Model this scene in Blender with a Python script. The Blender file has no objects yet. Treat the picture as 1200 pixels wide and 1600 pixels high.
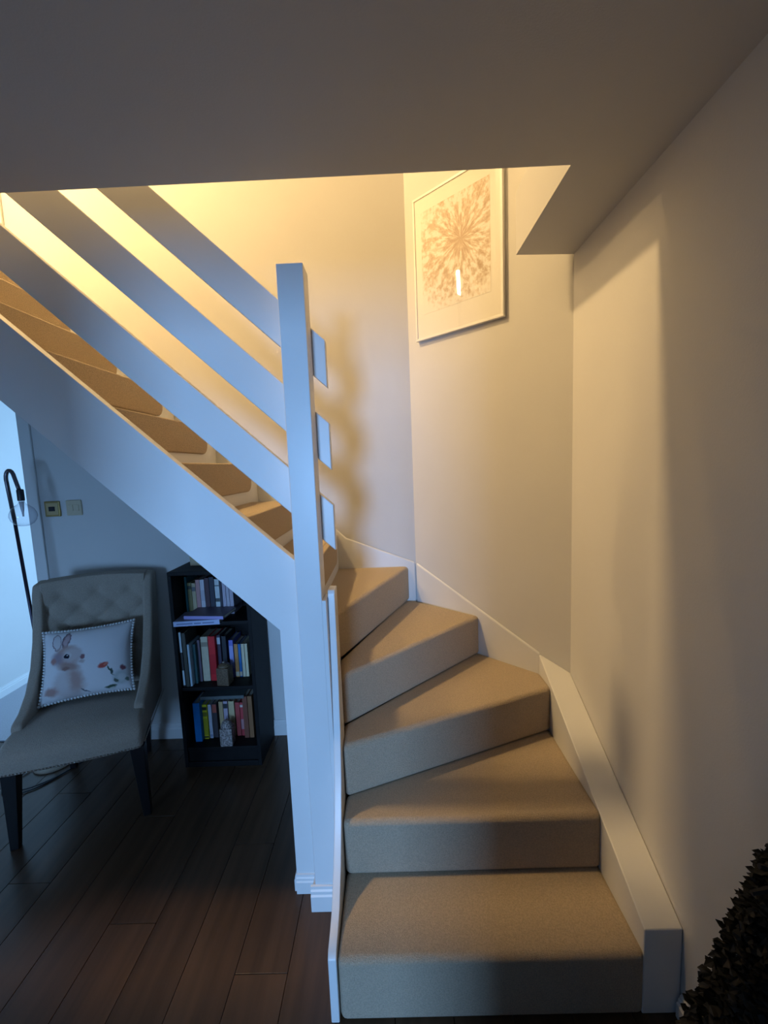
import bpy, bmesh, math, random
from mathutils import Vector, Matrix
random.seed(7)
S = bpy.context.scene
COL = S.collection

# ------------------------------------------------------------------ camera
F, PITCH, ROLL, YAW = 658.2, 0.108762, -0.0400518, -0.0134831
cy, sy, cp, sp = math.cos(YAW), math.sin(YAW), math.cos(PITCH), math.sin(PITCH)
fw = Vector((sy*cp, cy*cp, -sp)); rt = Vector((cy, -sy, 0)); up = rt.cross(fw)
r_ = rt*math.cos(ROLL) + up*math.sin(ROLL); u_ = -rt*math.sin(ROLL) + up*math.cos(ROLL)
cam = bpy.data.cameras.new('camera'); co = bpy.data.objects.new('camera', cam); COL.objects.link(co)
cam.sensor_fit = 'VERTICAL'; cam.sensor_height = 32.0; cam.sensor_width = 24.0
cam.lens = F/1600*32.0; cam.clip_start = 0.02
m = Matrix((r_, u_, -fw)).transposed().to_4x4(); m.translation = Vector((0, 0, 1.59))
co.matrix_world = m
S.camera = co

# ------------------------------------------------------------------ world, light, exposure
S.view_settings.view_transform = 'Standard'; S.view_settings.look = 'None'
S.view_settings.gamma = 1.0; S.view_settings.exposure = 0.0; S.view_settings.use_curve_mapping = False
W = bpy.data.worlds.new('world'); S.world = W; W.use_nodes = True
W.node_tree.nodes['Background'].inputs[0].default_value = (.35, .6, 1, 1)
W.node_tree.nodes['Background'].inputs[1].default_value = 0.02

def light(name, kind, loc, energy, color, size=None, size_y=None, aim=None, radius=None, spread=None):
    d = bpy.data.lights.new(name, kind); d.energy = energy; d.color = color
    if kind == 'AREA':
        d.shape = 'RECTANGLE'; d.size = size; d.size_y = size_y
        if spread: d.spread = spread
    if radius: d.shadow_soft_size = radius
    o = bpy.data.objects.new(name, d); COL.objects.link(o); o.location = loc
    if aim is not None:
        o.rotation_euler = (Vector(aim)-Vector(loc)).to_track_quat('-Z', 'Y').to_euler()
    return o
BLUE = (.27, .54, 1.0); WARM = (1.0, .67, .29)
# daylight through the window of the room behind the camera, an added low side fill by the
# added doorway, and daylight through the window of the passage beyond
light('daylight_window', 'AREA', (-.66, -4.06, 1.35), 238, BLUE, .70, .80, aim=(-.36, 1.4, 1.0))
light('side_fill', 'AREA', (-2.10, -.53, .90), 5.2, BLUE, .75, .55, aim=(-1.62, 2.3, .95), spread=math.radians(80))  # added fill for the chair and the wall under the stairs
light('daylight_passage', 'AREA', (-.98, 3.55, 1.3), 50, (.30, .60, 1.0), 1.3, 1.5, aim=(-2.9, 3.55, 1.3))
# warm light from upstairs: an added thin strip and the stairwell lamp
light('streak_strip', 'AREA', (-2.15, 1.55, 3.42), 24, WARM, .03, .34, aim=(.20, 2.3, 2.1))  # strip added for the thin streak in the picture glass
light('stairwell_lamp', 'POINT', (-2.0, 1.475, 4.78), 375, WARM, radius=.12)

# ------------------------------------------------------------------ materials
def mat(name, col, rough=.6, metal=0., spec=.5, var=0., scale=20., bump=0., bscale=150., detail=4., coat=0., sheen=0.):
    M = bpy.data.materials.new(name); M.use_nodes = True
    N = M.node_tree.nodes; L = M.node_tree.links; B = N['Principled BSDF']
    B.inputs['Base Color'].default_value = (*col, 1); B.inputs['Roughness'].default_value = rough
    B.inputs['Metallic'].default_value = metal; B.inputs['Specular IOR Level'].default_value = spec
    if coat: B.inputs['Coat Weight'].default_value = coat
    if sheen: B.inputs['Sheen Weight'].default_value = sheen; B.inputs['Sheen Roughness'].default_value = .5
    tc = N.new('ShaderNodeTexCoord')
    if var:
        n = N.new('ShaderNodeTexNoise'); n.inputs['Scale'].default_value = scale; n.inputs['Detail'].default_value = detail
        L.new(tc.outputs['Object'], n.inputs['Vector'])
        rp = N.new('ShaderNodeValToRGB')
        rp.color_ramp.elements[0].position = .3; rp.color_ramp.elements[1].position = .7
        rp.color_ramp.elements[0].color = (*[c*(1-var) for c in col], 1)
        rp.color_ramp.elements[1].color = (*[min(1, c*(1+var)) for c in col], 1)
        L.new(n.outputs['Fac'], rp.inputs['Fac']); L.new(rp.outputs['Color'], B.inputs['Base Color'])
    if bump:
        n = N.new('ShaderNodeTexNoise'); n.inputs['Scale'].default_value = bscale; n.inputs['Detail'].default_value = 3
        L.new(tc.outputs['Object'], n.inputs['Vector'])
        b = N.new('ShaderNodeBump'); b.inputs['Strength'].default_value = bump; b.inputs['Distance'].default_value = .01
        L.new(n.outputs['Fac'], b.inputs['Height']); L.new(b.outputs['Normal'], B.inputs['Normal'])
    return M

M_wall = mat('wall_paint', (.64, .63, .615), .75, var=.02, scale=3, bump=.05, bscale=220)
M_far = mat('low_bounce_dark', (.14, .13, .12), .8, var=.03, scale=3)  # dark tone given to unseen surfaces to cut bounced light
M_ceil = mat('ceiling_paint', (.54, .535, .53), .8, var=.02, scale=2, bump=.04, bscale=200)
M_gloss = mat('white_gloss_paint', (.72, .72, .715), .38, var=.015, scale=6, bump=.03, bscale=30)
M_carpet = mat('beige_carpet', (.58, .46, .325), .95, spec=.1, var=.16, scale=240, bump=.9, bscale=420, sheen=.15)
M_pass = mat('pale_carpet', (.45, .46, .50), .95, spec=.1, var=.1, scale=160, bump=.5, bscale=300)
M_black = mat('black_brown_wood', (.007, .007, .008), .6, spec=.18, var=.25, scale=14)
M_legw = mat('black_lacquered_wood', (.010, .010, .012), .35)
M_linen = mat('grey_linen', (.40, .34, .275), .9, spec=.15, var=.10, scale=180, bump=.5, bscale=400, sheen=.2)
M_steel = mat('brushed_steel', (.55, .52, .48), .3, metal=1.)
M_lampm = mat('dark_metal', (.05, .045, .07), .35, metal=.7)
M_brass = mat('brass', (.45, .33, .13), .38, metal=.85)
M_cream = mat('cream_plastic', (.55, .47, .33), .45)
M_dark = mat('dark_plastic', (.01, .014, .022), .35)
M_paper = mat('page_paper', (.62, .58, .48), .8, var=.08, scale=300)

def plank_mat():
    M = bpy.data.materials.new('walnut_laminate'); M.use_nodes = True
    N = M.node_tree.nodes; L = M.node_tree.links; B = N['Principled BSDF']
    tc = N.new('ShaderNodeTexCoord'); oi = N.new('ShaderNodeObjectInfo')
    mp = N.new('ShaderNodeMapping'); mp.inputs['Scale'].default_value = (26, 1.6, 10)
    ad = N.new('ShaderNodeVectorMath'); ad.operation = 'ADD'
    L.new(tc.outputs['Object'], mp.inputs['Vector']); L.new(mp.outputs['Vector'], ad.inputs[0])
    ml = N.new('ShaderNodeMath'); ml.operation = 'MULTIPLY'; ml.inputs[1].default_value = 40
    L.new(oi.outputs['Random'], ml.inputs[0]); L.new(ml.outputs[0], ad.inputs[1])
    n = N.new('ShaderNodeTexNoise'); n.inputs['Scale'].default_value = 1; n.inputs['Detail'].default_value = 6
    L.new(ad.outputs['Vector'], n.inputs['Vector'])
    rp = N.new('ShaderNodeValToRGB'); e = rp.color_ramp.elements
    e[0].position = .3; e[0].color = (.080, .043, .022, 1); e[1].position = .72; e[1].color = (.150, .082, .044, 1)
    L.new(n.outputs['Fac'], rp.inputs['Fac'])
    hs = N.new('ShaderNodeHueSaturation')
    mr = N.new('ShaderNodeMapRange'); mr.inputs['To Min'].default_value = .55; mr.inputs['To Max'].default_value = .68
    L.new(oi.outputs['Random'], mr.inputs['Value']); L.new(mr.outputs[0], hs.inputs['Value'])
    L.new(rp.outputs['Color'], hs.inputs['Color']); L.new(hs.outputs['Color'], B.inputs['Base Color'])
    B.inputs['Roughness'].default_value = .30; B.inputs['Specular IOR Level'].default_value = .4
    return M
M_plank = plank_mat()

def painted(name, base, blobs, rough=.85, grain=0.):
    """flat print: soft ellipses (u, v, ru, rv, rotation, colour, softness) layered over a base colour, in UV space"""
    M = bpy.data.materials.new(name); M.use_nodes = True
    N = M.node_tree.nodes; L = M.node_tree.links; B = N['Principled BSDF']
    B.inputs['Roughness'].default_value = rough; B.inputs['Specular IOR Level'].default_value = .15
    uv = N.new('ShaderNodeUVMap'); uv.uv_map = 'UVMap'
    nz = N.new('ShaderNodeTexNoise'); nz.inputs['Scale'].default_value = 18; nz.inputs['Detail'].default_value = 4
    L.new(uv.outputs['UV'], nz.inputs['Vector'])
    wob = N.new('ShaderNodeVectorMath'); wob.operation = 'MULTIPLY_ADD'
    wob.inputs[1].default_value = (.05, .05, 0); wob.inputs[2].default_value = (-.025, -.025, 0)
    L.new(nz.outputs['Color'], wob.inputs[0])
    ad = N.new('ShaderNodeVectorMath'); L.new(uv.outputs['UV'], ad.inputs[0]); L.new(wob.outputs[0], ad.inputs[1])
    cur = None
    for (u, v, ru, rv, rot, col, soft) in blobs:
        mp = N.new('ShaderNodeMapping'); mp.vector_type = 'TEXTURE'
        mp.inputs['Location'].default_value = (u, v, 0); mp.inputs['Rotation'].default_value = (0, 0, math.radians(rot))
        mp.inputs['Scale'].default_value = (ru, rv, 1)
        L.new(ad.outputs[0], mp.inputs['Vector'])
        ln = N.new('ShaderNodeVectorMath'); ln.operation = 'LENGTH'; L.new(mp.outputs[0], ln.inputs[0])
        mr = N.new('ShaderNodeMapRange'); mr.interpolation_type = 'SMOOTHSTEP'
        mr.inputs['From Min'].default_value = 1-soft; mr.inputs['From Max'].default_value = 1+soft*.3
        mr.inputs['To Min'].default_value = col[3] if len(col) > 3 else 1; mr.inputs['To Max'].default_value = 0
        L.new(ln.outputs['Value'], mr.inputs['Value'])
        mx = N.new('ShaderNodeMix'); mx.data_type = 'RGBA'
        L.new(mr.outputs[0], mx.inputs['Factor'])
        if cur is None: mx.inputs['A'].default_value = (*base, 1)
        else: L.new(cur, mx.inputs['A'])
        mx.inputs['B'].default_value = (*col[:3], 1)
        cur = mx.outputs['Result']
    L.new(cur, B.inputs['Base Color'])
    return M

def burst_mat():
    """pale print: streaks that radiate from a point, fading to white at the paper's edge"""
    M = bpy.data.materials.new('seedhead_print'); M.use_nodes = True
    N = M.node_tree.nodes; L = M.node_tree.links; B = N['Principled BSDF']; B.inputs['Roughness'].default_value = .9
    B.inputs['Specular IOR Level'].default_value = .1
    uv = N.new('ShaderNodeUVMap'); uv.uv_map = 'UVMap'
    sub = N.new('ShaderNodeVectorMath'); sub.operation = 'SUBTRACT'; sub.inputs[1].default_value = (.60, .58, 0)
    L.new(uv.outputs['UV'], sub.inputs[0])
    sc = N.new('ShaderNodeVectorMath'); sc.operation = 'MULTIPLY'; sc.inputs[1].default_value = (.85, 1, 0); L.new(sub.outputs[0], sc.inputs[0])
    sx = N.new('ShaderNodeSeparateXYZ'); L.new(sc.outputs[0], sx.inputs[0])
    nrm = N.new('ShaderNodeVectorMath'); nrm.operation = 'NORMALIZE'; L.new(sc.outputs[0], nrm.inputs[0])
    ln = N.new('ShaderNodeVectorMath'); ln.operation = 'LENGTH'; L.new(sc.outputs[0], ln.inputs[0])
    nx = N.new('ShaderNodeSeparateXYZ'); L.new(nrm.outputs[0], nx.inputs[0])
    rr = N.new('ShaderNodeMath'); rr.operation = 'MULTIPLY'; rr.inputs[1].default_value = 1.7; L.new(ln.outputs['Value'], rr.inputs[0])
    cb = N.new('ShaderNodeCombineXYZ'); L.new(nx.outputs[0], cb.inputs[0]); L.new(nx.outputs[1], cb.inputs[1]); L.new(rr.outputs[0], cb.inputs[2])
    n1 = N.new('ShaderNodeTexNoise'); n1.inputs['Scale'].default_value = 6.5; n1.inputs['Detail'].default_value = 5; n1.inputs['Roughness'].default_value = .65
    L.new(cb.outputs[0], n1.inputs['Vector'])
    n2 = N.new('ShaderNodeTexNoise'); n2.inputs['Scale'].default_value = 26; n2.inputs['Detail'].default_value = 3
    L.new(uv.outputs['UV'], n2.inputs['Vector'])
    # fine speckle grows with the radius, streaks rule the middle
    mixf = N.new('ShaderNodeMix'); mixf.data_type = 'FLOAT'
    mrl = N.new('ShaderNodeMapRange'); mrl.inputs['From Min'].default_value = .15; mrl.inputs['From Max'].default_value = .7
    mrl.inputs['To Max'].default_value = .42; L.new(ln.outputs['Value'], mrl.inputs['Value'])
    L.new(mrl.outputs[0], mixf.inputs['Factor']); L.new(n1.outputs['Fac'], mixf.inputs['A']); L.new(n2.outputs['Fac'], mixf.inputs['B'])
    core = N.new('ShaderNodeMapRange'); core.inputs['From Min'].default_value = .0; core.inputs['From Max'].default_value = .22
    core.inputs['To Min'].default_value = -.16; core.inputs['To Max'].default_value = 0; L.new(ln.outputs['Value'], core.inputs['Value'])
    ad = N.new('ShaderNodeMath'); L.new(mixf.outputs[0], ad.inputs[0]); L.new(core.outputs[0], ad.inputs[1])
    rp = N.new('ShaderNodeValToRGB'); e = rp.color_ramp.elements
    e[0].position = .36; e[0].color = (.46, .33, .23, 1); e[1].position = .57; e[1].color = (.78, .74, .68, 1)
    el = e.new(.47); el.color = (.60, .48, .36, 1)
    L.new(ad.outputs[0], rp.inputs['Fac'])
    # fade to bare paper towards the edges
    su = N.new('ShaderNodeSeparateXYZ'); L.new(uv.outputs['UV'], su.inputs[0])
    fu = N.new('ShaderNodeMapRange'); fu.inputs['From Min'].default_value = .55; fu.inputs['From Max'].default_value = .95
    n3 = N.new('ShaderNodeMath'); n3.operation = 'ADD'
    n4 = N.new('ShaderNodeMath'); n4.operation = 'MULTIPLY_ADD'; n4.inputs[1].default_value = .35; n4.inputs[2].default_value = -.17
    L.new(n2.outputs['Fac'], n4.inputs[0]); L.new(ln.outputs['Value'], n3.inputs[0]); L.new(n4.outputs[0], n3.inputs[1])
    fu.inputs['From Min'].default_value = .46; fu.inputs['From Max'].default_value = .66
    L.new(n3.outputs[0], fu.inputs['Value'])
    mx = N.new('ShaderNodeMix'); mx.data_type = 'RGBA'; L.new(fu.outputs[0], mx.inputs['Factor'])
    L.new(rp.outputs['Color'], mx.inputs['A']); mx.inputs['B'].default_value = (.80, .76, .70, 1)
    L.new(mx.outputs['Result'], B.inputs['Base Color'])
    return M

def glass_mat(name='clear_glass', tint=(1, 1, 1), ior=1.5, edge=None):
    M = bpy.data.materials.new(name); M.use_nodes = True
    N = M.node_tree.nodes; L = M.node_tree.links
    for n in list(N):
        if n.type == 'BSDF_PRINCIPLED': N.remove(n)
    out = [n for n in N if n.type == 'OUTPUT_MATERIAL'][0]
    t = N.new('ShaderNodeBsdfTransparent'); t.inputs[0].default_value = (*tint, 1)
    g = N.new('ShaderNodeBsdfGlossy'); g.inputs['Roughness'].default_value = .02
    f = N.new('ShaderNodeFresnel'); f.inputs['IOR'].default_value = ior
    ge = N.new('ShaderNodeNewGeometry'); iv = N.new('ShaderNodeMath'); iv.operation = 'SUBTRACT'; iv.inputs[0].default_value = 1
    L.new(ge.outputs['Backfacing'], iv.inputs[1])
    mu = N.new('ShaderNodeMath'); mu.operation = 'MULTIPLY'; L.new(f.outputs[0], mu.inputs[0]); L.new(iv.outputs[0], mu.inputs[1])
    mx = N.new('ShaderNodeMixShader'); L.new(mu.outputs[0], mx.inputs[0]); L.new(t.outputs[0], mx.inputs[1]); L.new(g.outputs[0], mx.inputs[2])
    L.new(mx.outputs[0], out.inputs['Surface'])
    if edge:   # thick glass seen edge-on swallows light
        lw = N.new('ShaderNodeLayerWeight'); lw.inputs['Blend'].default_value = .35
        pw = N.new('ShaderNodeMath'); pw.operation = 'POWER'; pw.inputs[1].default_value = 2.2; L.new(lw.outputs['Facing'], pw.inputs[0])
        mc = N.new('ShaderNodeMix'); mc.data_type = 'RGBA'; mc.inputs['A'].default_value = (*tint, 1); mc.inputs['B'].default_value = (*edge, 1)
        L.new(pw.outputs[0], mc.inputs['Factor']); L.new(mc.outputs['Result'], t.inputs[0])
    return M
M_glass = glass_mat()

# ------------------------------------------------------------------ mesh helpers
def box(bm, x0, x1, y0, y1, z0, z1):
    v = [bm.verts.new((x, y, z)) for z in (z0, z1) for x, y in ((x0, y0), (x1, y0), (x1, y1), (x0, y1))]
    for f in ((3, 2, 1, 0), (4, 5, 6, 7), (0, 1, 5, 4), (1, 2, 6, 5), (2, 3, 7, 6), (3, 0, 4, 7)):
        bm.faces.new([v[i] for i in f])
    return v
def prism(bm, pts, vec):
    """polygon pts (3d, planar) extruded along vec"""
    a = [bm.verts.new(p) for p in pts]; b = [bm.verts.new(Vector(p)+Vector(vec)) for p in pts]
    bm.faces.new(a[::-1]); bm.faces.new(b); n = len(a)
    for i in range(n): bm.faces.new((a[i], a[(i+1) % n], b[(i+1) % n], b[i]))
    return a, b
def tube(bm, path, rad, seg=10, cap=True):
    path = [Vector(p) for p in path]; rings = []
    for i, p in enumerate(path):
        d = (path[min(i+1, len(path)-1)]-path[max(i-1, 0)]).normalized()
        q = d.to_track_quat('Z', 'Y'); R = rad[i] if isinstance(rad, (list, tuple)) else rad
        rings.append([bm.verts.new(p + q @ Vector((R*math.cos(2*math.pi*k/seg), R*math.sin(2*math.pi*k/seg), 0))) for k in range(seg)])
    for a, b in zip(rings, rings[1:]):
        # keep rings aligned
        off = min(range(seg), key=lambda o: sum((a[k].co-b[(k+o) % seg].co).length for k in range(seg)))
        b[:] = b[off:]+b[:off]
        for k in range(seg): bm.faces.new((a[k], a[(k+1) % seg], b[(k+1) % seg], b[k]))
    if cap: bm.faces.new(rings[0][::-1]); bm.faces.new(rings[-1])
def lathe(bm, prof, cx=0, cy=0, seg=24):
    rings = []
    for R, z in prof:
        rings.append([bm.verts.new((cx+R*math.cos(2*math.pi*k/seg), cy+R*math.sin(2*math.pi*k/seg), z)) for k in range(seg)])
    for a, b in zip(rings, rings[1:]):
        for k in range(seg): bm.faces.new((a[k], a[(k+1) % seg], b[(k+1) % seg], b[k]))
    bm.faces.new(rings[0][::-1]); bm.faces.new(rings[-1])
def obj(name, bm, m, parent=None, bevel=0., seg=2, smooth=False, sub=0, kind=None, label=None, world=False):
    bmesh.ops.recalc_face_normals(bm, faces=bm.faces)
    me = bpy.data.meshes.new(name); bm.to_mesh(me); bm.free(); me.materials.append(m)
    o = bpy.data.objects.new(name, me); COL.objects.link(o)
    if parent:
        o.parent = parent
    if bevel:
        b = o.modifiers.new('bevel', 'BEVEL'); b.width = bevel; b.segments = seg; b.limit_method = 'ANGLE'; b.angle_limit = math.radians(40)
        b.harden_normals = False
    if sub:
        s = o.modifiers.new('sub', 'SUBSURF'); s.levels = sub; s.render_levels = sub
    if smooth or bevel:
        me.polygons.foreach_set('use_smooth', [True]*len(me.polygons))
        if bevel:
            w = o.modifiers.new('wn', 'WEIGHTED_NORMAL'); w.keep_sharp = False
    if kind: o['kind'] = kind
    if label: o['label'] = label
    return o
def boxobj(name, d, m, parent=None, bevel=.002, **k):
    bm = bmesh.new(); box(bm, *d); return obj(name, bm, m, parent, bevel=bevel, **k)
def thing(name, label, cat, loc=(0, 0, 0), rotz=0, group=None):
    o = bpy.data.objects.new(name, None); COL.objects.link(o); o.location = loc; o.rotation_euler = (0, 0, rotz)
    o.empty_display_size = .1; o['label'] = label; o['category'] = cat
    if group: o['group'] = group
    return o
def struct(name, boxes, m, bevel=0):
    bm = bmesh.new()
    for d in boxes: box(bm, *d)
    return obj(name, bm, m, kind='structure', bevel=bevel)

# ------------------------------------------------------------------ the room shell
XR, XL, YB, YE, ZC = .775, -2.93, 2.39, 1.273, 2.40
ZT = 5.0
struct('wall_back', [(-2.067, .17, YB, YB+.11, 0, ZT), (XL, -2.067, YB, YB+.11, 2.06, ZT)], M_wall)
bm = bmesh.new()
dv = Vector((.635, -.60, 0)).normalized(); dn = Vector((.60, .635, 0)).normalized()
prism(bm, [(.775, 1.79, 0), (.14, 2.39, 0), (.14+.07, 2.39+.08, 0), (.875, 1.86, 0)], (0, 0, ZT))
obj('wall_diagonal', bm, M_wall, kind='structure')
struct('wall_right', [(XR, XR+.1, -4.2, 1.86, 0, ZT)], M_wall)
struct('wall_left', [(XL-.1, XL, -4.2, 4.7, 0, ZT)], M_wall)
# the room behind the photographer: window in its far wall, added dividing wall shapes the beam
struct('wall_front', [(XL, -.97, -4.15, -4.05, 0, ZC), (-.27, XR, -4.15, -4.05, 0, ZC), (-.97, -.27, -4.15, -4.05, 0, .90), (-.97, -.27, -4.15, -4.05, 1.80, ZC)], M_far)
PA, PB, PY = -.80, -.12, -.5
struct('wall_beam_mask', [(XL, -2.5, PY-.1, PY, 0, ZC), (-1.7, PA, PY-.1, PY, 0, ZC), (-2.5, -1.7, PY-.1, PY, 0, .6), (-2.5, -1.7, PY-.1, PY, 1.2, ZC), (PB, XR, PY-.1, PY, 0, ZC), (PA, PB, PY-.1, PY, 1.93, ZC)], M_far)  # unseen partition added to narrow the daylight; its side hole holds the fill
# ceiling with the stairwell cut out of it
bm = bmesh.new()
prism(bm, [(XL, -4.15, ZC), (XR, -4.15, ZC), (XR, 1.79, ZC), (.76, 1.79, ZC), (.54, 1.775, ZC), (.54, YE, ZC), (XL, YE, ZC)], (0, 0, .23))
obj('ceiling', bm, M_ceil, kind='structure')
struct('floor_landing', [(XL, -1.835, YE, YB, ZC, 2.63)], M_carpet)
struct('wall_upper', [(-1.75, XR, YE-.12, YE, 2.63, ZT)], M_wall)
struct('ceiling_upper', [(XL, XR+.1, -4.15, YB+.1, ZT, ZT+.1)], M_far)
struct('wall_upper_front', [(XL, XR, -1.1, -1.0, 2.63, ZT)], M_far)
# the bright passage beyond the opening on the left
struct('wall_passage_right', [(-1.0, -.9, YB+.11, 2.9, 0, ZC), (-1.0, -.9, 4.2, 4.7, 0, ZC), (-1.0, -.9, 2.9, 4.2, 0, .55), (-1.0, -.9, 2.9, 4.2, 2.1, ZC)], M_wall)
struct('wall_passage_end', [(XL, -.9, 4.6, 4.7, 0, ZC)], M_wall)
struct('ceiling_passage', [(XL, -.9, YB+.11, 4.7, ZC, ZC+.1)], M_ceil)
struct('floor_passage', [(XL, -.9, YB+.02, 4.7, -.05, 0)], M_pass)
# floor: base and single planks
fl = struct('floor', [(XL, XR, -4.15, YB+.02, -.06, -.010)], mat('floor_joint', (.02, .014, .01), .8))
PW, PL = .17, 1.25
bm = bmesh.new(); box(bm, 0, PW-.0015, 0, PL-.0015, -.010, 0)
proto = obj('plank', bm, M_plank, fl, bevel=.0012, seg=1)
first = True
i = 0; x = XL
while x < XR-.01:
    y = -1.0 - (i*.47 % PL)
    while y < YB-.01:
        w = min(PW, XR-x); y0 = max(y, -.7); y1 = min(y+PL, YB)
        if y1-y0 > .05:
            if first: o = proto; first = False
            else: o = proto.copy(); COL.objects.link(o)
            o.parent = fl; o.location = (x, y0, 0); o.scale = (w/PW, (y1-y0)/PL, 1)
        y += PL
    x += PW; i += 1
# skirtings
def skirting(name, p0, p1, nrm, h=.095, t=.016):
    """moulded skirting from p0 to p1 standing proud along nrm"""
    bm = bmesh.new(); p0 = Vector((*p0, 0)); p1 = Vector((*p1, 0)); n = Vector((*nrm, 0)).normalized()
    prof = [(0, 0), (t, 0), (t, h*.62), (t*.72, h*.68), (t*.72, h*.80), (t*.45, h*.86), (t*.4, h*.97), (0, h)]
    prism(bm, [p0+n*a+Vector((0, 0, b)) for a, b in prof], p1-p0)
    return obj(name, bm, M_gloss, kind='structure')
skirting('baseboard_back', (-2.0, YB), (-.32, YB), (0, -1))
skirting('baseboard_right', (XR, 1.045), (XR, -.5), (-1, 0), h=.07)
skirting('baseboard_passage', (XL, 2.5), (XL, 4.6), (1, 0), h=.075)
skirting('baseboard_left', (XL, -.5), (XL, 2.39), (1, 0), h=.075)
struct('trim_1', [(-2.067, -2.0, YB-.014, YB, 0, 2.06), (-2.067, -2.052, YB, YB+.11, 0, 2.06)], M_gloss, bevel=.004)
struct('trim_2', [(-2.075, -2.0, YB-.016, YB, 2.63, 4.7)], M_gloss, bevel=.004)

# ------------------------------------------------------------------ the staircase
RI = .2025
st = thing('staircase', 'white painted winder staircase with beige carpet and open slatted balustrade', 'staircase', (0, 0, 0))
def step(poly, k, bev=.020):
    bm = bmesh.new(); prism(bm, [(x, y, RI*(k-1)) for x, y in poly], (0, 0, RI))
    # soft rounded nosing with a fine mesh so that the pile catches light
    o = obj('stair_step', bm, M_carpet, st, bevel=bev, seg=4)
    return o
XI = -.198
N = [((XI, 1.045), (.672, 1.045)), ((XI, 1.293), (.672, 1.293)), ((XI, 1.392), (.672, 1.740)), ((XI-.012, 1.500), (.440, 2.090)), ((XI-.03, 1.625), (.100, 2.385))]
EX = .03
step([N[0][0], N[0][1], (.672, 1.293+EX), (XI, 1.293+EX)], 1)
step([N[1][0], N[1][1], (.672, 1.74+EX), (XI, 1.392+EX)], 2)
step([N[2][0], N[2][1], (.672, 1.87), (.420, 2.115), (XI-.012, 1.53)], 3)
step([N[3][0], N[3][1], (.105, 2.388), (.06, 2.388), (XI-.03, 1.65)], 4)
step([N[4][0], N[4][1], (-.335, 2.385), (-.335, 1.472), (XI-.03, 1.472)], 5)
for k in range(6, 14):
    x0 = -.305-.2175*(k-6); x1 = x0-.2175-.03
    if k == 13: x1 = -1.95
    bl = lambda x: 1.028+(-.404-x)*.939+.058
    bm = bmesh.new(); prism(bm, [(x0, 1.470, RI*k), (x1, 1.470, RI*k), (x1, 1.470, min(bl(x1), RI*k-.03)), (x0, 1.470, bl(x0))], (0, .902, 0))
    so = obj('stair_step', bm, M_gloss, st, bevel=.004, label='white painted step with a carpet pad')
    # carpet pad wrapped over the nosing, its lower corners rounded
    bm = bmesh.new(); zt_ = RI*k; y0, y1, h_, q = 1.500, 2.235, .135, .05
    prof = [(y0, zt_+.010), (y1, zt_+.010)]+[(y1-q+q*math.cos(t), zt_-h_+q-q*math.sin(t)) for t in (0, .4, .8, 1.2, 1.5708)]+[(y0+q-q*math.sin(t), zt_-h_+q-q*math.cos(t)) for t in (0, .4, .8, 1.2, 1.5708)]
    prism(bm, [(x0+.014, y, z) for y, z in prof], (-.030, 0, 0))
    box(bm, max(x1+.03, -1.84) if k < 13 else -1.84, x0-.014, y0, y1, zt_-.006, zt_+.0095)
    obj('carpet_pad', bm, M_carpet, so, bevel=.011, seg=3)
# boxed wall string on the right: sloped cap, upright front
bm = bmesh.new()
zt = lambda y: .272+(y-1.05)*.505
plan = [(.667, 1.05), (XR-.001, 1.05), (XR-.001, 1.79), (.667, 1.887)]
a = [bm.verts.new((x, y, 0)) for x, y in plan]; b = [bm.verts.new((x, y, zt(y))) for x, y in plan]
bm.faces.new(a[::-1]); bm.faces.new(b)
for i in range(4): bm.faces.new((a[i], a[(i+1) % 4], b[(i+1) % 4], b[i]))
obj('wall_string_box', bm, M_gloss, st, bevel=.004, seg=2)
# thin wall string along the diagonal wall
bm = bmesh.new()
P0 = Vector((.668, 1.87, 0)); P1 = Vector((.134, 2.372, 0)); t = Vector((.02*.687, .02*.727, 0))
prism(bm, [P0, P1, P1+Vector((0, 0, 1.033)), P0+Vector((0, 0, .698))], t)
obj('wall_string', bm, M_gloss, st, bevel=.011, seg=1)
# wall string along the back wall, climbing with the flight
bm = bmesh.new()
prism(bm, [(.136, 2.372, .6), (.136, 2.372, 1.033), (-.255, 2.372, 1.19), (-.31, 2.372, 1.245), (-1.9, 2.372, 1.245+1.59*.931), (-1.9, 2.372, 2.35), (-.3, 2.372, .6)], (0, .017, 0))
obj('wall_string', bm, M_gloss, st, bevel=.011, seg=1)
# inner string board at the foot of the stair
bm = bmesh.new()
prof = [(1.045, 0), (1.045, .205), (1.06, .222), (1.10, .230), (1.15, .248), (1.22, .320), (1.28, .415), (1.33, .53), (1.368, .68), (1.390, .86), (1.402, 1.05), (1.405, 1.155), (1.415, 1.172), (1.47, 1.172), (1.47, 0)]
prism(bm, [(-.2245, y, z) for y, z in prof], (.0245, 0, 0))
obj('string_board', bm, M_gloss, st, bevel=.003)
# newel post
bm = bmesh.new(); box(bm, -.322, -.238, 1.367, 1.451, 0, 2.222)
obj('newel_post', bm, M_gloss, st, bevel=.003)
bm = bmesh.new(); box(bm, -1.87, -1.786, 1.367, 1.451, 2.40, 3.62)
obj('newel_post', bm, M_gloss, st, bevel=.003)
# filler between newel and inner string
boxobj('newel_filler', (-.2390, -.2249, 1.3676, 1.450, 0, 1.150), M_gloss, st, bevel=.0015)
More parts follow.
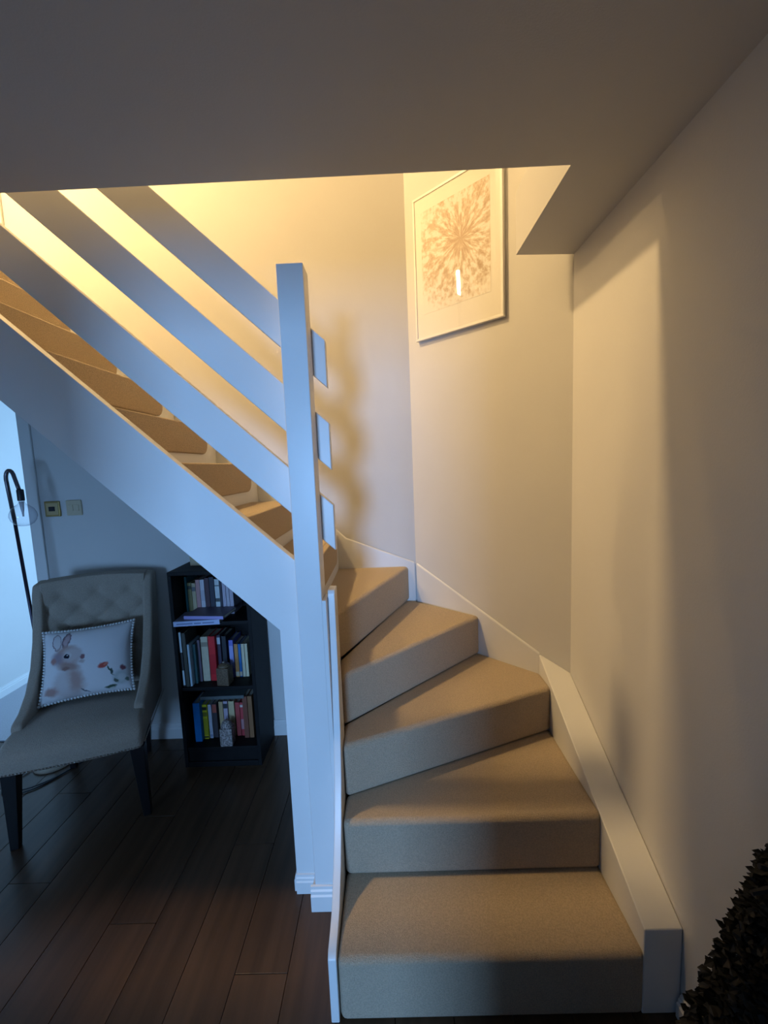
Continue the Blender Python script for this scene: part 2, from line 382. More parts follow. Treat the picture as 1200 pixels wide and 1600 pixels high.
# end panel under the string
boxobj('end_panel', (-.345, -.32, 1.462, 2.385, 0, .83), M_gloss, st, bevel=.002)
for args in (((-.404, 1.43), (-.325, 1.43), (0, -1), .075, .012), ((-.337, 1.367), (-.2245, 1.367), (0, -1), .095, .015), ((-.404, 1.46), (-.404, 1.43), (-1, 0), .075, .010), ((-.322, 1.43), (-.322, 1.367), (-1, 0), .095, .015)):
    o = skirting('skirting', *args); o.parent = st; del o['kind']
# outer string board of the flight
bm = bmesh.new()
tz = lambda x: 1.274+(-.332-x)*.922
bz = lambda x: 1.028+(-.404-x)*.939
prism(bm, [(-.321, 1.43, tz(-.321)), (-1.85, 1.43, tz(-1.85)), (-1.85, 1.43, bz(-1.85)), (-.404, 1.43, 1.028), (-.404, 1.43, 0), (-.321, 1.43, 0)], (0, .038, 0))
obj('string_board', bm, M_gloss, st, bevel=.002)
# soffit under the flight
bm = bmesh.new()
prism(bm, [(-.42, 1.468, bz(-.42)+.04), (-1.85, 1.468, bz(-1.85)+.04), (-1.85, 2.388, bz(-1.85)+.04), (-.42, 2.388, bz(-.42)+.04)], (0, 0, .015))
obj('soffit_panel', bm, M_wall, st)
# three sloping rails, fixed behind the newel, their ends standing past it
for lo, hi in ((2.000, 2.155), (1.722, 1.882), (1.441, 1.602)):
    sl = .925; x0, x1 = -.194, -1.80
    f = lambda z, x: z+(-.345-x)*sl
    bm = bmesh.new()
    prism(bm, [(x0, 1.455, f(lo, x0)), (x0, 1.455, f(hi, x0)), (x1, 1.455, f(hi, x1)), (x1, 1.455, f(lo, x1))], (0, .034, 0))
    obj('guard_rail', bm, M_gloss, st, bevel=.0035)

# ------------------------------------------------------------------ framed print on the diagonal wall
fc = Vector((.775, 1.79, 0))-dv*.297                       # right edge of the frame on the wall line
fr = thing('framed_picture', 'white framed print of a pale beige radiating seedhead hanging on the angled wall', 'picture')
ang = math.atan2(dv.y, dv.x)
FW, FH = .507, .70
fr.location = fc-dv*FW/2-dn*.003 + Vector((0, 0, 2.237)); fr.rotation_euler = (0, 0, ang)   # local x along wall to the right, -y towards the room
M_frame = mat('white_frame', (.78, .76, .72), .4)
for d in ((-FW/2, FW/2, -.019, 0, 0, .012), (-FW/2, FW/2, -.019, 0, FH-.012, FH), (-FW/2, -FW/2+.012, -.019, 0, .012, FH-.012), (FW/2-.012, FW/2, -.019, 0, .012, FH-.012)):
    boxobj('frame_rail', d, M_frame, fr, bevel=.0015)
boxobj('mount', (-FW/2+.012, FW/2-.012, -.0145, -.004, .012, FH-.012), mat('mount_card', (.80, .77, .71), .9), fr, bevel=0)
bm = bmesh.new(); ax0, ax1, az0, az1 = -.202, .190, .125, .620
v = [bm.verts.new(p) for p in ((ax0, -.0154, az0), (ax1, -.0154, az0), (ax1, -.0154, az1), (ax0, -.0154, az1))]
w = [bm.verts.new((q.co.x, -.0140, q.co.z)) for q in v]
f = bm.faces.new(v); bm.faces.new(w[::-1])
for i in range(4): bm.faces.new((v[i], w[i], w[(i+1) % 4], v[(i+1) % 4]))
ul = bm.loops.layers.uv.new('UVMap')
for ff in bm.faces:
    for lp in ff.loops: lp[ul].uv = ((lp.vert.co.x-ax0)/(ax1-ax0), (lp.vert.co.z-az0)/(az1-az0))
obj('print', bm, burst_mat(), fr)
boxobj('glass_pane', (-FW/2+.011, FW/2-.011, -.0175, -.0162, .011, FH-.011), M_glass, fr, bevel=0)

# ------------------------------------------------------------------ switches
def plate(x, z, name, label, m, rock):
    t = thing(name, label, 'switch', (x, YB, z))
    boxobj('face_plate', (-.044, .044, -.010, 0, -.044, .044), m, t, bevel=.004)
    for d, mm in rock: boxobj('rocker', d, mm, t, bevel=.0015)
M_inner = mat('pale_brass', (.62, .50, .27), .35, metal=.6)
plate(-1.929, 1.421, 'light_switch', 'brass light switch with a black rocker on the wall under the stairs', M_brass, [((-.034, .034, -.0115, -.009, -.034, .034), M_inner), ((-.017, .017, -.016, -.009, -.013, .013), M_dark)])
plate(-1.804, 1.423, 'light_switch', 'plain cream switch plate with two flush rockers beside the brass one', M_cream, [((-.030, -.003, -.013, -.009, -.018, .018), M_cream), ((.003, .030, -.013, -.009, -.018, .018), M_cream)])

# ------------------------------------------------------------------ bookcase
bc = thing('bookcase', 'narrow black three shelf bookcase under the sloping stair string', 'bookcase', (-1.165, 2.12, 0))
BW, BD, BH = .42, .252, 1.087
boxobj('side_panel', (0, .020, 0, BD, 0, BH-.02), M_black, bc)
boxobj('side_panel', (BW-.020, BW, 0, BD, 0, BH-.02), M_black, bc)
boxobj('top_panel', (0, BW, 0, BD, BH-.02, BH), M_black, bc)
for z in (.112, .455, .815): boxobj('shelf', (.020, BW-.020, .004, BD-.004, z-.020, z), M_black, bc)
boxobj('back_panel', (.020, BW-.020, BD-.004, BD, .03, BH-.02), M_black, bc, bevel=0)
boxobj('plinth', (.020, BW-.020, .010, .026, 0, .092), M_black, bc)
boxobj('baseboard_lip', (.020, BW-.020, .0, .010, .0, .030), M_black, bc)

def book(x0, x1, y, z, h, d, col, label, tilt=0., band=None, dx=0., group='books in the black bookcase', pages=(.62, .58, .48)):
    w = max(x1-x0-.001, .008)
    m_ = mat('book_cloth', col, .6, var=.08, scale=40)
    bm = bmesh.new()
    box(bm, 0, w, 0, .003, 0, h); box(bm, 0, .002, .003, d, 0, h); box(bm, w-.002, w, .003, d, 0, h)
    o = obj('book', bm, m_, bevel=.0012, seg=2)
    o.location = (x0, y, z); o.rotation_euler = (0, tilt, 0)
    o['label'] = label; o['category'] = 'book'; o['group'] = group
    boxobj('pages', (.002, w-.002, .0032, d-.004, .004, h-.005), M_paper, o, bevel=0)
    if band:
        for (b0, b1, c) in band:
            boxobj('spine_label', (.0006, w-.0006, -.0008, .001, h*b0, h*b1), mat('spine_print', c, .5), o, bevel=0)
    return o
D = .13
Z1 = .815
T = [(-1.136, -1.124, .215, (.04, .20, .22), 'thin teal book first from the left on top shelf', None),
     (-1.122, -1.100, .183, (.30, .27, .12), 'olive paperback between thin teal and sand books, top shelf', [(.8, .9, (.05, .06, .05))]),
     (-1.099, -1.077, .180, (.48, .40, .25), 'sand coloured paperback beside the pink one on top shelf', [(.75, .88, (.10, .10, .11))]),
     (-1.076, -1.053, .198, (.50, .26, .25), 'dusty pink paperback on the top shelf', None),
     (-1.052, -1.028, .198, (.58, .55, .60), 'pale grey white paperback right of the pink one, top shelf', [(.4, .7, (.45, .42, .48))]),
     (-1.026, -1.002, .206, (.07, .03, .04), 'dark maroon book on the top shelf', None),
     (-1.001, -.974, .210, (.025, .03, .05), 'dark navy book right of the maroon one, top shelf', None),
     (-.972, -.946, .198, (.55, .60, .60), 'white book with a dark band across its spine, top shelf', [(.36, .46, (.05, .06, .06)), (.80, .83, (.1, .12, .12))]),
     (-.945, -.933, .188, (.03, .03, .05), 'thin black book between white and lilac books, top shelf', None),
     (-.932, -.913, .186, (.42, .38, .46), 'lilac paperback at the left of three alike, top shelf', None),
     (-.912, -.895, .186, (.45, .41, .47), 'lilac paperback in the middle of three alike, top shelf', None),
     (-.894, -.873, .186, (.40, .36, .43), 'lilac paperback at the right of three alike, top shelf', None)]
for x0, x1, h, c, l, b in T: book(x0, x1, 2.235, Z1+.0005, h, D, c, l, 0, b)
Z2 = .455
Mi = [(-1.140, -1.127, 2.135, .305, (.03, .035, .04), 'tall black book with white spine ends at left of middle shelf', [(.63, .99, (.55, .68, .75)), (.03, .30, (.55, .68, .75))], -.008),
      (-1.125, -1.106, 2.135, .298, (.055, .06, .05), 'tall dark olive book on the middle shelf', None, -.006),
      (-1.104, -1.092, 2.138, .232, (.42, .55, .62), 'thin pale blue book on the middle shelf', None, -.004),
      (-1.090, -1.074, 2.165, .222, (.02, .09, .10), 'dark teal book left of the plum one, middle shelf', None, 0),
      (-1.073, -1.058, 2.185, .236, (.14, .11, .15), 'dull plum book beside the thick cream one, middle shelf', None, 0),
      (-1.055, -1.016, 2.19, .252, (.56, .50, .36), 'thick cream book beside the red one on middle shelf', [(.78, .88, (.30, .25, .18))], 0),
      (-1.014, -.977, 2.19, .253, (.62, .012, .02), 'thick bright red book on the middle shelf', [(.15, .6, (.48, .004, .012))], 0),
      (-.975, -.955, 2.21, .250, (.05, .04, .07), 'black book with a white mark at top, middle shelf', [(.80, .95, (.5, .55, .6))], 0),
      (-.953, -.928, 2.22, .240, (.02, .025, .035), 'wide near black book behind the woven brown box', None, 0),
      (-.915, -.891, 2.22, .215, (.16, .18, .55), 'blue violet book on the middle shelf', [(.25, .85, (.32, .36, .70))], 0),
      (-.889, -.868, 2.225, .190, (.50, .24, .08), 'orange brown paperback on the middle shelf', [(.03, .16, (.60, .50, .36))], 0),
      (-.867, -.852, 2.225, .190, (.02, .16, .42), 'thin mid blue paperback right of the orange one', [(.03, .16, (.60, .50, .36))], 0),
      (-.850, -.833, 2.225, .190, (.58, .52, .36), 'cream paperback next to the thin blue one, middle shelf', None, 0),
      (-.831, -.815, 2.225, .190, (.60, .54, .36), 'cream paperback at the right end of middle shelf', None, 0)]
for x0, x1, y, h, c, l, b, t in Mi: book(x0, x1, y, Z2+.0005, h, D, c, l, t, b)
Z3 = .112
Bo = [(-1.122, -1.085, 2.172, .226, (.0, .19, .55), 'thick bright blue book on the bottom shelf', None),
      (-1.082, -1.056, 2.195, .203, (.62, .60, .02), 'yellow book with black lettering on the bottom shelf', [(.84, .93, (.03, .03, .02)), (.66, .78, (.20, .20, .02)), (.12, .6, (.40, .39, .02)), (.04, .08, (.03, .03, .02))]),
      (-1.053, -1.034, 2.20, .199, (.55, .58, .68), 'thin white book right of the yellow one, bottom shelf', [(.05, .12, (.3, .35, .5))]),
      (-1.031, -1.006, 2.205, .200, (.06, .05, .06), 'black book with a red top on the bottom shelf', [(.74, .98, (.42, .10, .07))]),
      (-.998, -.974, 2.215, .205, (.50, .37, .20), 'tan paperback behind the mosaic box, bottom shelf', None),
      (-.972, -.948, 2.215, .207, (.45, .38, .47), 'lilac white paperback with a black emblem, bottom shelf', [(.80, .93, (.03, .04, .05))]),
      (-.943, -.911, 2.215, .206, (.56, .46, .26), 'wide sand paperback on the bottom shelf', None),
      (-.906, -.881, 2.215, .198, (.42, .06, .06), 'dark red paperback beside the wide sand one, bottom shelf', None),
      (-.879, -.859, 2.215, .197, (.46, .05, .06), 'red paperback with white spot, beside the brown book', [(.86, .93, (.6, .5, .45)), (.2, .5, (.5, .25, .27))]),
      (-.856, -.829, 2.195, .243, (.17, .055, .03), 'tall chestnut brown book on the bottom shelf', None),
      (-.827, -.802, 2.195, .244, (.22, .10, .04), 'tall tan brown book at right end of bottom shelf', None)]
for x0, x1, y, h, c, l, b in Bo: book(x0, x1, y, Z3+.0005, h, D, c, l, 0, b)
# books lying flat
def flat_book(cx, cy, z, w, d, th, rot, col, spine, label):
    t = thing('book', label, 'book', (cx, cy, z), rot, 'books lying flat in the black bookcase')
    m_ = mat('book_cover', col, .5); ms = mat('book_spine', spine, .5)
    boxobj('cover', (-w/2, w/2, -d/2, d/2, 0, .002), m_, t, bevel=0); boxobj('cover', (-w/2, w/2, -d/2, d/2, th-.002, th), m_, t, bevel=0)
    boxobj('spine', (-w/2, w/2, -d/2-.002, -d/2, 0, th), ms, t, bevel=.0008)
    boxobj('pages', (-w/2+.004, w/2-.004, -d/2, d/2-.004, .002, th-.002), M_paper, t, bevel=0)
    return t
b1 = flat_book(-1.016, 2.150, Z1+.0003, .232, .150, .026, math.radians(4), (.20, .20, .27), (.42, .50, .72), 'large pale blue spined book lying flat at the front of top shelf')
for s0, s1 in ((-.100, -.02), (-.012, .022), (.030, .088)):
    boxobj('spine_lettering', (s0, s1, -.0775, -.0768, .009, .016), mat('spine_ink', (.16, .22, .40), .5), b1, bevel=0)
b2 = flat_book(-.972, 2.165, Z1+.0268, .215, .150, .017, math.radians(-6), (.17, .14, .20), (.34, .30, .60), 'dusky purple book lying on top of the pale blue spined one')
flat_book(-.965, 2.262, Z3+.2345, .24, .14, .018, math.radians(1), (.10, .12, .12), (.10, .12, .12), 'grey green book lying across the tops of the bottom shelf row')
# ornaments
def speck(name, c0, c1, scale):
    M = mat(name, c0, .5); N = M.node_tree.nodes; L = M.node_tree.links
    v = N.new('ShaderNodeTexVoronoi'); v.inputs['Scale'].default_value = scale; tc = N.new('ShaderNodeTexCoord'); L.new(tc.outputs['Object'], v.inputs['Vector'])
    rp = N.new('ShaderNodeValToRGB'); rp.color_ramp.elements[0].color = (*c0, 1); rp.color_ramp.elements[1].color = (*c1, 1)
    rp.color_ramp.elements[0].position = .2; rp.color_ramp.elements[1].position = .75
    L.new(v.outputs['Distance'], rp.inputs['Fac']); L.new(rp.outputs['Color'], N['Principled BSDF'].inputs['Base Color'])
    return M
t = thing('trinket_box', 'brown woven box with a shiny knob in front of middle shelf books', 'box', (-.922, 2.155, Z2+.0005), math.radians(-6))
bm = bmesh.new(); box(bm, -.034, .034, -.030, .030, 0, .098); obj('body', bm, speck('woven_brown', (.07, .045, .025), (.15, .10, .06), 160), t, bevel=.006)
bm = bmesh.new(); lathe(bm, [(.030, .098), (.030, .106), (.018, .114), (.004, .118)]); obj('lid', bm, speck('woven_brown_lid', (.09, .06, .035), (.20, .14, .08), 160), t, smooth=True)
bm = bmesh.new(); bmesh.ops.create_icosphere(bm, subdivisions=2, radius=.007, matrix=Matrix.Translation((0, -.004, .123))); obj('knob', bm, M_steel, t, smooth=True)
t = thing('trinket_box', 'grey mosaic box with a rough domed lid in front of bottom shelf books', 'box', (-.933, 2.150, Z3+.0005), math.radians(3))
M_mos = speck('mosaic', (.09, .075, .07), (.40, .35, .33), 120)
bm = bmesh.new(); box(bm, -.033, .033, -.028, .028, 0, .100); obj('body', bm, M_mos, t, bevel=.004)
bm = bmesh.new(); lathe(bm, [(.031, .100), (.030, .112), (.024, .126), (.013, .136), (.003, .140)]); obj('lid', bm, M_mos, t, smooth=True)
boxobj('keepsake_box', (-1.105, -1.02, 2.255, 2.345, 1.0872, 1.145), mat('beige_card', (.50, .40, .26), .8), None, bevel=.003)
o = bpy.data.objects['keepsake_box']; o['label'] = 'small beige box on top of the black bookcase'; o['category'] = 'box'

# ------------------------------------------------------------------ chair
CH = (-1.437, 1.722, 0); CR = math.atan2(.323, .946)
ch = thing('dining_chair', 'grey linen buttoned chair with sloping sides and black legs by the doorway', 'chair', CH, CR)
# seat: soft slab with a curved front
def soft_slab(bm, nx, ny, fx, fy, ftop, fbot):
    tp = [[bm.verts.new((fx(i/nx, j/ny), fy(i/nx, j/ny), ftop(i/nx, j/ny))) for j in range(ny+1)] for i in range(nx+1)]
    bt = [[bm.verts.new((fx(i/nx, j/ny), fy(i/nx, j/ny), fbot(i/nx, j/ny))) for j in range(ny+1)] for i in range(nx+1)]
    for i in range(nx):
        for j in range(ny):
            bm.faces.new((tp[i][j], tp[i+1][j], tp[i+1][j+1], tp[i][j+1])); bm.faces.new((bt[i][j], bt[i][j+1], bt[i+1][j+1], bt[i+1][j]))
    for i in range(nx):
        bm.faces.new((tp[i][0], bt[i][0], bt[i+1][0], tp[i+1][0])); bm.faces.new((tp[i+1][ny], bt[i+1][ny], bt[i][ny], tp[i][ny]))
    for j in range(ny):
        bm.faces.new((tp[0][j+1], bt[0][j+1], bt[0][j], tp[0][j])); bm.faces.new((tp[nx][j], bt[nx][j], bt[nx][j+1], tp[nx][j+1]))
bm = bmesh.new()
soft_slab(bm, 14, 12, lambda a, b: (a-.5)*(.548-.05*b), lambda a, b: -.020-.012*math.cos((a-.5)*math.pi)+b*.52,
          lambda a, b: .475+.018*math.sin(math.pi*min(1, b*1.1))*math.cos((a-.5)*2.6)-.045*max(0, 1-b/.16)**2, lambda a, b: .345)
obj('seat', bm, M_linen, ch, bevel=.022, seg=3, smooth=True)
# buttoned back
BT = [(-.16, .98), (0, .98), (.16, .98), (-.23, .905), (-.08, .905), (.08, .905), (.23, .905), (-.16, .83), (0, .83), (.16, .83), (-.08, .755), (.08, .755), (0, .68), (-.16, .68), (.16, .68)]
def back_y(x, z):
    y = .435+(z-.45)*.13+.10*(abs(x)/.26)**2*-.35
    for bx, bz_ in BT:
        d2 = (x-bx)**2+(z-bz_)**2; y += .016*math.exp(-d2/.0009)
    for k in range(len(BT)):
        for l in range(k+1, len(BT)):
            (ax, az_), (cx_, cz_) = BT[k], BT[l]
            if abs(abs(az_-cz_)-.075) < .01 and abs(ax-cx_) < .1:
                ux, uz = cx_-ax, cz_-az_; tt = ((x-ax)*ux+(z-az_)*uz)/(ux*ux+uz*uz)
                if 0 <= tt <= 1:
                    dd = (x-ax-tt*ux)**2+(z-az_-tt*uz)**2; y += .006*math.exp(-dd/.00012)
    return y
bm = bmesh.new(); nx, nz = 44, 48
hw = lambda z: .222+.020*(z-.45)/.6
grid = []; rear = []
for i in range(nx+1):
    g = []; q = []
    for j in range(nz+1):
        z = .44+.615*j/nz; x = (i/nx*2-1)*hw(z)
        zz = z+(.012*math.cos(x/.26*1.57) if j == nz else 0)
        g.append(bm.verts.new((x, back_y(x, z), zz))); q.append(bm.verts.new((x, .52+(z-.45)*.13, zz)))
    grid.append(g); rear.append(q)
for i in range(nx):
    for j in range(nz):
        bm.faces.new((grid[i][j], grid[i+1][j], grid[i+1][j+1], grid[i][j+1])); bm.faces.new((rear[i][j], rear[i][j+1], rear[i+1][j+1], rear[i+1][j]))
    bm.faces.new((grid[i][nz], grid[i+1][nz], rear[i+1][nz], rear[i][nz])); bm.faces.new((grid[i][0], rear[i][0], rear[i+1][0], grid[i+1][0]))
for j in range(nz):
    bm.faces.new((grid[0][j], grid[0][j+1], rear[0][j+1], rear[0][j])); bm.faces.new((grid[nx][j], rear[nx][j], rear[nx][j+1], grid[nx][j+1]))
bk = obj('backrest', bm, M_linen, ch, bevel=.014, seg=2, smooth=True)
for bx, bz_ in BT:
    bm = bmesh.new(); bmesh.ops.create_icosphere(bm, subdivisions=2, radius=.011, matrix=Matrix.Translation((bx, back_y(bx, bz_)-.001, bz_)) @ Matrix.Diagonal((1, .5, 1, 1)))
    obj('button', bm, M_linen, bk, smooth=True)
# sloping sides
side = [(.535, 1.052), (.495, 1.050), (.470, 1.00), (.445, .90), (.405, .78), (.345, .665), (.265, .575), (.185, .525), (.125, .508), (.105, .495), (.105, .345), (.52, .345), (.545, .50), (.60, 1.040), (.575, 1.056)]
for s in (-1, 1):
    bm = bmesh.new()
    xo = s*.218; 
    a, b = prism(bm, [(xo+s*(.012*(z-.45)/.6+ (0.0)), y, z) for y, z in side], (s*.048, 0, 0))
    obj('arm', bm, M_linen, ch, bevel=.014, seg=3, smooth=True)
def leg(x, y, h, dx, dy, r0=.026, r1=.016):
    bm = bmesh.new()
    a = [bm.verts.new((x+dx+sx*r1, y+dy+sy_*r1, 0)) for sx, sy_ in ((-1, -1), (1, -1), (1, 1), (-1, 1))]
    b = [bm.verts.new((x+sx*r0, y+sy_*r0, h)) for sx, sy_ in ((-1, -1), (1, -1), (1, 1), (-1, 1))]
    bm.faces.new(a[::-1]); bm.faces.new(b)
    for i in range(4): bm.faces.new((a[i], a[(i+1) % 4], b[(i+1) % 4], b[i]))
    obj('leg', bm, M_legw, ch, bevel=.003)
leg(-.238, .02, .352, -.018, -.005, .029, .016); leg(.245, .02, .352, .012, -.005, .029, .016)
leg(-.20, .47, .352, -.005, .055, .024, .015); leg(.185, .47, .352, -.025, .055, .024, .015)
bm = bmesh.new()
pts = [((-.255+.51*i/38), -.022-.012*math.cos((-.5+i/38)*math.pi), .360) for i in range(39)]+[(s*(.274), .02+.49*i/36, .360) for s in (-1, 1) for i in range(37)]
for p in pts: bmesh.ops.create_icosphere(bm, subdivisions=1, radius=.0042, matrix=Matrix.Translation(p))
obj('nailhead_trim', bm, M_steel, ch, kind='stuff', smooth=True, label='row of small silver nailheads along the seat edge')

# ------------------------------------------------------------------ cushion
cu = thing('cushion', 'white cushion printed with a brown rabbit and flowers on the grey chair', 'cushion', (0, 0, 0))
RB = (.33, .22, .20); RB2 = (.42, .30, .27); RD = (.20, .14, .16)
blobs = [
 (.33, .20, .20, .26, 0, (.52, .44, .43, .85), .5), (.40, .26, .10, .22, 8, (.42, .29, .26, .9), .7), (.13, .14, .10, .09, 0, (.38, .22, .19, .9), .6),
 (.07, .06, .08, .06, 0, (.62, .62, .64, 1), .4), (.28, .25, .09, .18, 0, (.60, .56, .56, .8), .8),
 (.18, .82, .055, .135, 8, RD, .15), (.182, .82, .046, .12, 8, (.60, .58, .60), .2),
 (.285, .83, .048, .135, -6, RD, .15), (.287, .83, .034, .11, -6, (.48, .36, .38), .4),
 (.31, .60, .165, .165, 0, RB2, .35), (.36, .61, .13, .12, 0, (.56, .50, .50, .9), .5), (.20, .58, .09, .11, 0, (.30, .25, .30, .8), .7),
 (.155, .56, .04, .055, 0, (.40, .22, .20), .6), (.33, .45, .14, .06, -8, (.36, .24, .21, .9), .6), (.30, .43, .05, .03, 0, (.28, .17, .15), .6),
 (.31, .605, .047, .055, 0, (.60, .58, .58), .3), (.305, .60, .036, .043, 0, (.015, .015, .03), .3), (.315, .612, .010, .012, 0, (.6, .6, .65), .3),
 (.475, .56, .028, .038, 0, (.25, .13, .14), .4), (.47, .50, .04, .03, 0, (.40, .30, .28, .7), .6),
 (.70, .40, .065, .045, 18, (.50, .10, .08), .35), (.73, .41, .03, .02, 10, (.62, .22, .16), .5), (.775, .30, .010, .10, 28, (.08, .12, .09), .4),
 (.79, .29, .022, .045, 10, (.07, .10, .09), .4), (.88, .19, .10, .12, 0, (.45, .50, .50, .9), .5), (.90, .18, .06, .07, 0, (.60, .62, .62), .6),
 (.91, .32, .04, .045, 0, (.22, .08, .10), .5), (.83, .15, .018, .04, 30, (.10, .13, .11), .5), (.77, .07, .07, .03, 6, (.06, .10, .07), .4), (.78, .045, .04, .018, 0, (.55, .58, .55), .4),
 (.50, .08, .012, .07, 45, (.12, .13, .15), .4), (.95, .15, .03, .03, 0, (.15, .20, .17), .5)]
bm = bmesh.new(); ul = bm.loops.layers.uv.new('UVMap'); n = 28; CW, CHh, CT = .200, .172, .062
def cpos(u, v, s):
    a, b = u*2-1, v*2-1
    k = max(0, 1-abs(a)**2.4)**.55*max(0, 1-abs(b)**2.4)**.55
    pin = 1-.07*(1-b*b)*abs(a)**3; pin2 = 1-.07*(1-a*a)*abs(b)**3
    return Vector((a*CW*pin, s*CT*k, b*CHh*pin2))
vs = {}
for s in (-1, 1):
    for i in range(n+1):
        for j in range(n+1):
            edge = i in (0, n) or j in (0, n)
            key = (i, j, 0 if edge else s)
            if key not in vs: vs[key] = bm.verts.new(cpos(i/n, j/n, s))
for s in (-1, 1):
    for i in range(n):
        for j in range(n):
            q = [(i, j), (i+1, j), (i+1, j+1), (i, j+1)]
            if s == 1: q = q[::-1]
            f = bm.faces.new([vs[(a, b, 0 if (a in (0, n) or b in (0, n)) else s)] for a, b in q])
            for lp, (a, b) in zip(f.loops, q): lp[ul].uv = (a/n, b/n)
cm = painted('rabbit_print', (.70, .70, .72), blobs)
cover = obj('cover', bm, cm, cu, smooth=True)
bm = bmesh.new()
for e in range(4):
    K = (30, 25, 30, 25)[e]
    for i in range(K):
        f = i/K; u, v = ((f, 0), (1, f), (1-f, 1), (0, 1-f))[e]
        p = cpos(u, v, 1); p += Vector((p.x*.012, 0, p.z*.012))
        bmesh.ops.create_icosphere(bm, subdivisions=1, radius=.0072, matrix=Matrix.Translation(p))
obj('bobble_trim', bm, mat('white_trim', (.70, .71, .72), .9), cu, kind='stuff', smooth=True, label='white bobble edging')
ru = Vector((.946, .323, 0)); rb = Vector((-.323, .946, 0))
cu.location = Vector(CH)+ru*(-.010)+rb*.325+Vector((0, 0, .668))
cu.rotation_euler = (Matrix.Rotation(CR, 4, 'Z') @ Matrix.Rotation(math.radians(-26), 4, 'X') @ Matrix.Rotation(math.radians(-1), 4, 'Y')).to_euler()

# ------------------------------------------------------------------ floor lamp
lx, ly = -1.992, 2.2
la = thing('floor_lamp', 'slim dark arched floor lamp with a bare clear bulb behind the chair', 'lamp', (-1.945, 2.2, 0))
off = Vector((-1.945, 2.2, 0))
bm = bmesh.new(); lathe(bm, [(.10, 0), (.10, .012), (.085, .020), (.015, .024)], seg=32); obj('base', bm, mat('beige_marble', (.42, .36, .28), .4, var=.1), la, smooth=False, bevel=.002)
P = [Vector((0, 0, .02)), Vector((-.019, 0, .77)), Vector((-.047, 0, 1.39)), Vector((-.062, 0, 1.60))]
bm = bmesh.new(); tube(bm, P[:3], .0085, 12); obj('pole', bm, M_lampm, la, smooth=True)
arc = [Vector((-.047, 0, 1.385)), P[3]]
c0 = Vector((-.0395, 0, 1.600))
for k in range(1, 8):
    a = math.pi-math.pi*k/8*.93; arc.append(c0+Vector((.0225*math.cos(a), 0, .045*math.sin(a))))
arc.append(Vector((-.005, 0, 1.56))); arc.append(Vector((-.0, 0, 1.54)))
bm = bmesh.new(); tube(bm, arc, .0095, 12); obj('arch', bm, mat('grey_metal', (.16, .15, .17), .35, metal=.8), la, smooth=True)
bm = bmesh.new(); lathe(bm, [(.015, 1.483), (.016, 1.49), (.016, 1.540), (.012, 1.545)], cx=.004); obj('socket', bm, M_dark, la, smooth=True, bevel=.001)
bm = bmesh.new()
prof = [(.012, 1.483), (.016, 1.468), (.030, 1.458), (.048, 1.442), (.058, 1.420), (.061, 1.402), (.055, 1.380), (.042, 1.362), (.022, 1.351), (.004, 1.349)]
lathe(bm, prof, cx=.004, seg=32); obj('bulb', bm, glass_mat('bulb_glass', (.95, .96, .98), 1.5, edge=(.30, .34, .45)), la, smooth=True)
bm = bmesh.new(); tube(bm, [(.004, 0, 1.48), (.004, 0, 1.44), (.004, 0, 1.42), (.004, 0, 1.40)], [.011, .008, .005, .004], 8); obj('filament', bm, mat('filament_glass', (.75, .76, .80), .3), la, smooth=True)
for k, (dz, dy) in enumerate(((0, 0), (.0, -.03))):
    bm = bmesh.new()
    pts = [(-2.03, 2.15+dy*.3, .010), (-2.06, 2.03+dy, .007), (-1.98, 1.98+dy, .006), (-1.875, 2.03+dy*.7, .006), (-1.79, 2.16, .006), (-1.73, 2.30, .006)]
    pts = [Vector(p)-off for p in pts]; sm = []
    for i in range(len(pts)-1):
        p0, p1, p2, p3 = pts[max(i-1, 0)], pts[i], pts[i+1], pts[min(i+2, len(pts)-1)]
        for q in range(6):
            t_ = q/6; sm.append(.5*((2*p1)+(p2-p0)*t_+(2*p0-5*p1+4*p2-p3)*t_*t_+(3*p1-p0-3*p2+p3)*t_**3))
    tube(bm, sm, .0035, 6); obj('cord', bm, M_dark, la, smooth=True)

# ------------------------------------------------------------------ added tube lamp and the stairwell lamp, both out of frame
pn = thing('floor_lamp', 'upright tube lamp added on the upstairs landing for the streak in the glass', 'lamp', (-2.17, 1.543, 2.63))
bm = bmesh.new(); lathe(bm, [(.11, 0), (.11, .012), (.02, .02)], seg=28); obj('base', bm, M_lampm, pn, bevel=.002)
bm = bmesh.new(); tube(bm, [(-.008, 0, .015), (-.008, 0, .60)], .010, 10); obj('pole', bm, M_lampm, pn, smooth=True)
boxobj('back_plate', (-.020, -.004, -.022, .022, .58, 1.00), M_lampm, pn, bevel=.003)

pn = thing('ceiling_lamp', 'stairwell lamp under the ceiling, dark dome shade added to block its upward light', 'lamp', (-2.0, 1.475, .83))
bm = bmesh.new(); tube(bm, [(0, 0, 4.17), (0, 0, 4.155)], .004, 6); obj('cord', bm, M_cream, pn)
bm = bmesh.new(); lathe(bm, [(.018, 4.04), (.02, 4.05), (.02, 4.14), (.01, 4.19)]); obj('socket', bm, M_cream, pn)
bm = bmesh.new(); sg = 32; rings = []
for R_, z in ((.18, 3.93), (.175, 3.98), (.145, 4.06), (.09, 4.12), (.022, 4.16), (.022, 4.165), (.093, 4.125), (.149, 4.063), (.179, 3.98), (.184, 3.93)):
    rings.append([bm.verts.new((R_*math.cos(6.28319*k/sg), R_*math.sin(6.28319*k/sg), z)) for k in range(sg)])
for a_, b_ in zip(rings, rings[1:]+rings[:1]):
    for k in range(sg): bm.faces.new((a_[k], a_[(k+1) % sg], b_[(k+1) % sg], b_[k]))
obj('shade', bm, M_far, pn, smooth=True)  # unseen dome added to keep the lamp from lighting upwards

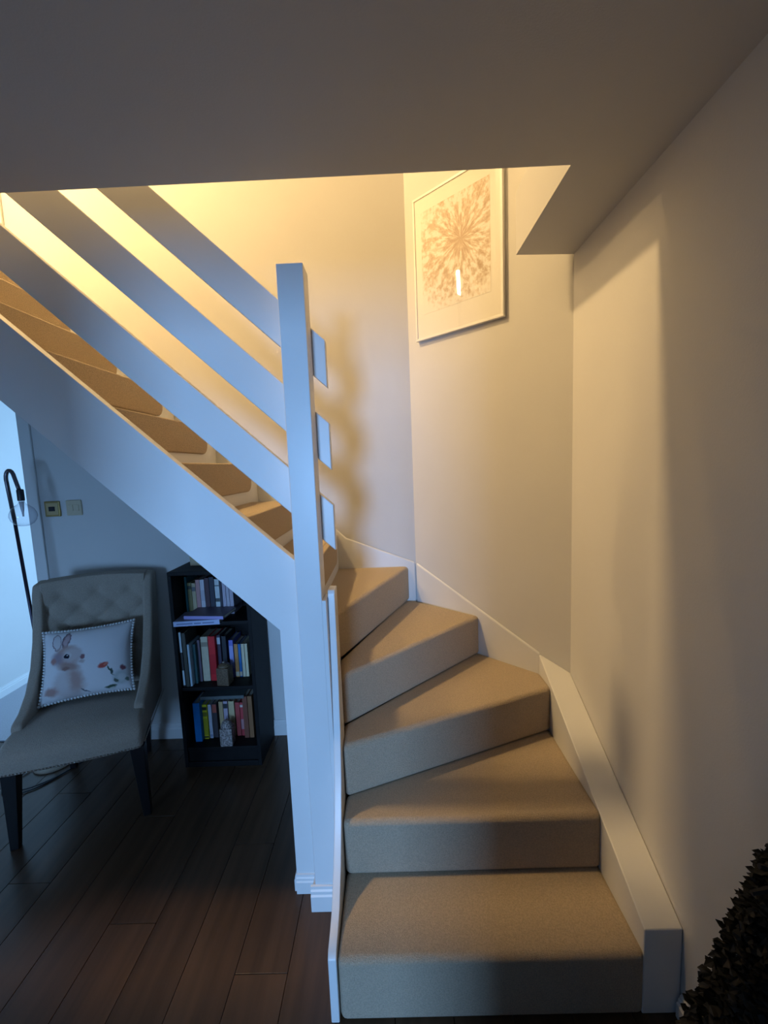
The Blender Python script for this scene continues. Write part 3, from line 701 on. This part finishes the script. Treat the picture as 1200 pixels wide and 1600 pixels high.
# ------------------------------------------------------------------ dark bushy plant at the right edge
pl = thing('potted_plant', 'black leafy bush with bare twigs against the right wall, nearest the camera', 'plant', (.63, .60, 0))
bm = bmesh.new(); lathe(bm, [(.085, 0), (.105, .16), (.112, .20), (.100, .20), (.095, .17), (.004, .165)], seg=28); obj('pot', bm, mat('dark_pot', (.02, .018, .016), .5), pl, smooth=True)
bm = bmesh.new(); tube(bm, [(0, 0, .15), (.01, .01, .5), (0, 0, .86)], [.012, .009, .004], 8); obj('stem', bm, mat('dark_bark', (.012, .010, .008), .8), pl, smooth=True)
M_leaf = mat('blackish_leaf', (.006, .006, .005), .6, spec=.25, var=.5, scale=30)
R = random.Random(3)
prad = lambda z: max(.004, (.112+(.66-z)*.24)*(min(1, (1.02-z)/.10)) if z > .45 else .162*min(1, (z-.10)/.2))
bm = bmesh.new()
nb, nr = 26, 40
def blob(z, a):
    r = prad(z)*(.80+.10*math.sin(5*a+z*40)*math.sin(z*55+2*a)); x = r*math.cos(a)
    return (min(x, .125), r*math.sin(a), z)
zs = [.20+.81*i/nb for i in range(nb+1)]
rg = [[bm.verts.new(blob(z, 6.28319*k/nr)) for k in range(nr)] for z in zs]
for a_, b_ in zip(rg, rg[1:]):
    for k in range(nr): bm.faces.new((a_[k], a_[(k+1) % nr], b_[(k+1) % nr], b_[k]))
bm.faces.new(rg[0][::-1]); bm.faces.new(rg[-1])
for k in range(5200):
    z = .20+.81*R.random(); a = R.random()*2*math.pi
    rad = prad(z)*R.uniform(.78, .97); c = Vector((rad*math.cos(a), rad*math.sin(a), z))
    if c.x > .120: continue
    d = Vector((math.cos(a)*.8+R.uniform(-.8, .8), math.sin(a)*.8+R.uniform(-.8, .8), R.uniform(-.7, .7))).normalized()
    if d.x > 0 and c.x > .09: d.x = -d.x
    s_ = d.cross(Vector((0, 0, 1))).normalized(); l, w_ = R.uniform(.010, .022), R.uniform(.005, .009); nrm = s_.cross(d)
    vv = [bm.verts.new(p) for p in (c-s_*w_*.5, c+d*l*.6-s_*w_+nrm*.002, c+d*l, c+d*l*.6+s_*w_+nrm*.002, c+s_*w_*.5)]
    bm.faces.new(vv)
obj('foliage', bm, M_leaf, pl, kind='stuff')
for p0, p1 in (((-.045, 0, .905), (-.083, 0, .898)), ((-.045, 0, .935), (-.074, .0, .945)), ((-.035, .0, .90), (-.055, .0, .936))):
    bm = bmesh.new(); tube(bm, [p0, p1], [.006, .004], 6); obj('twig', bm, bpy.data.materials['dark_bark'], pl)
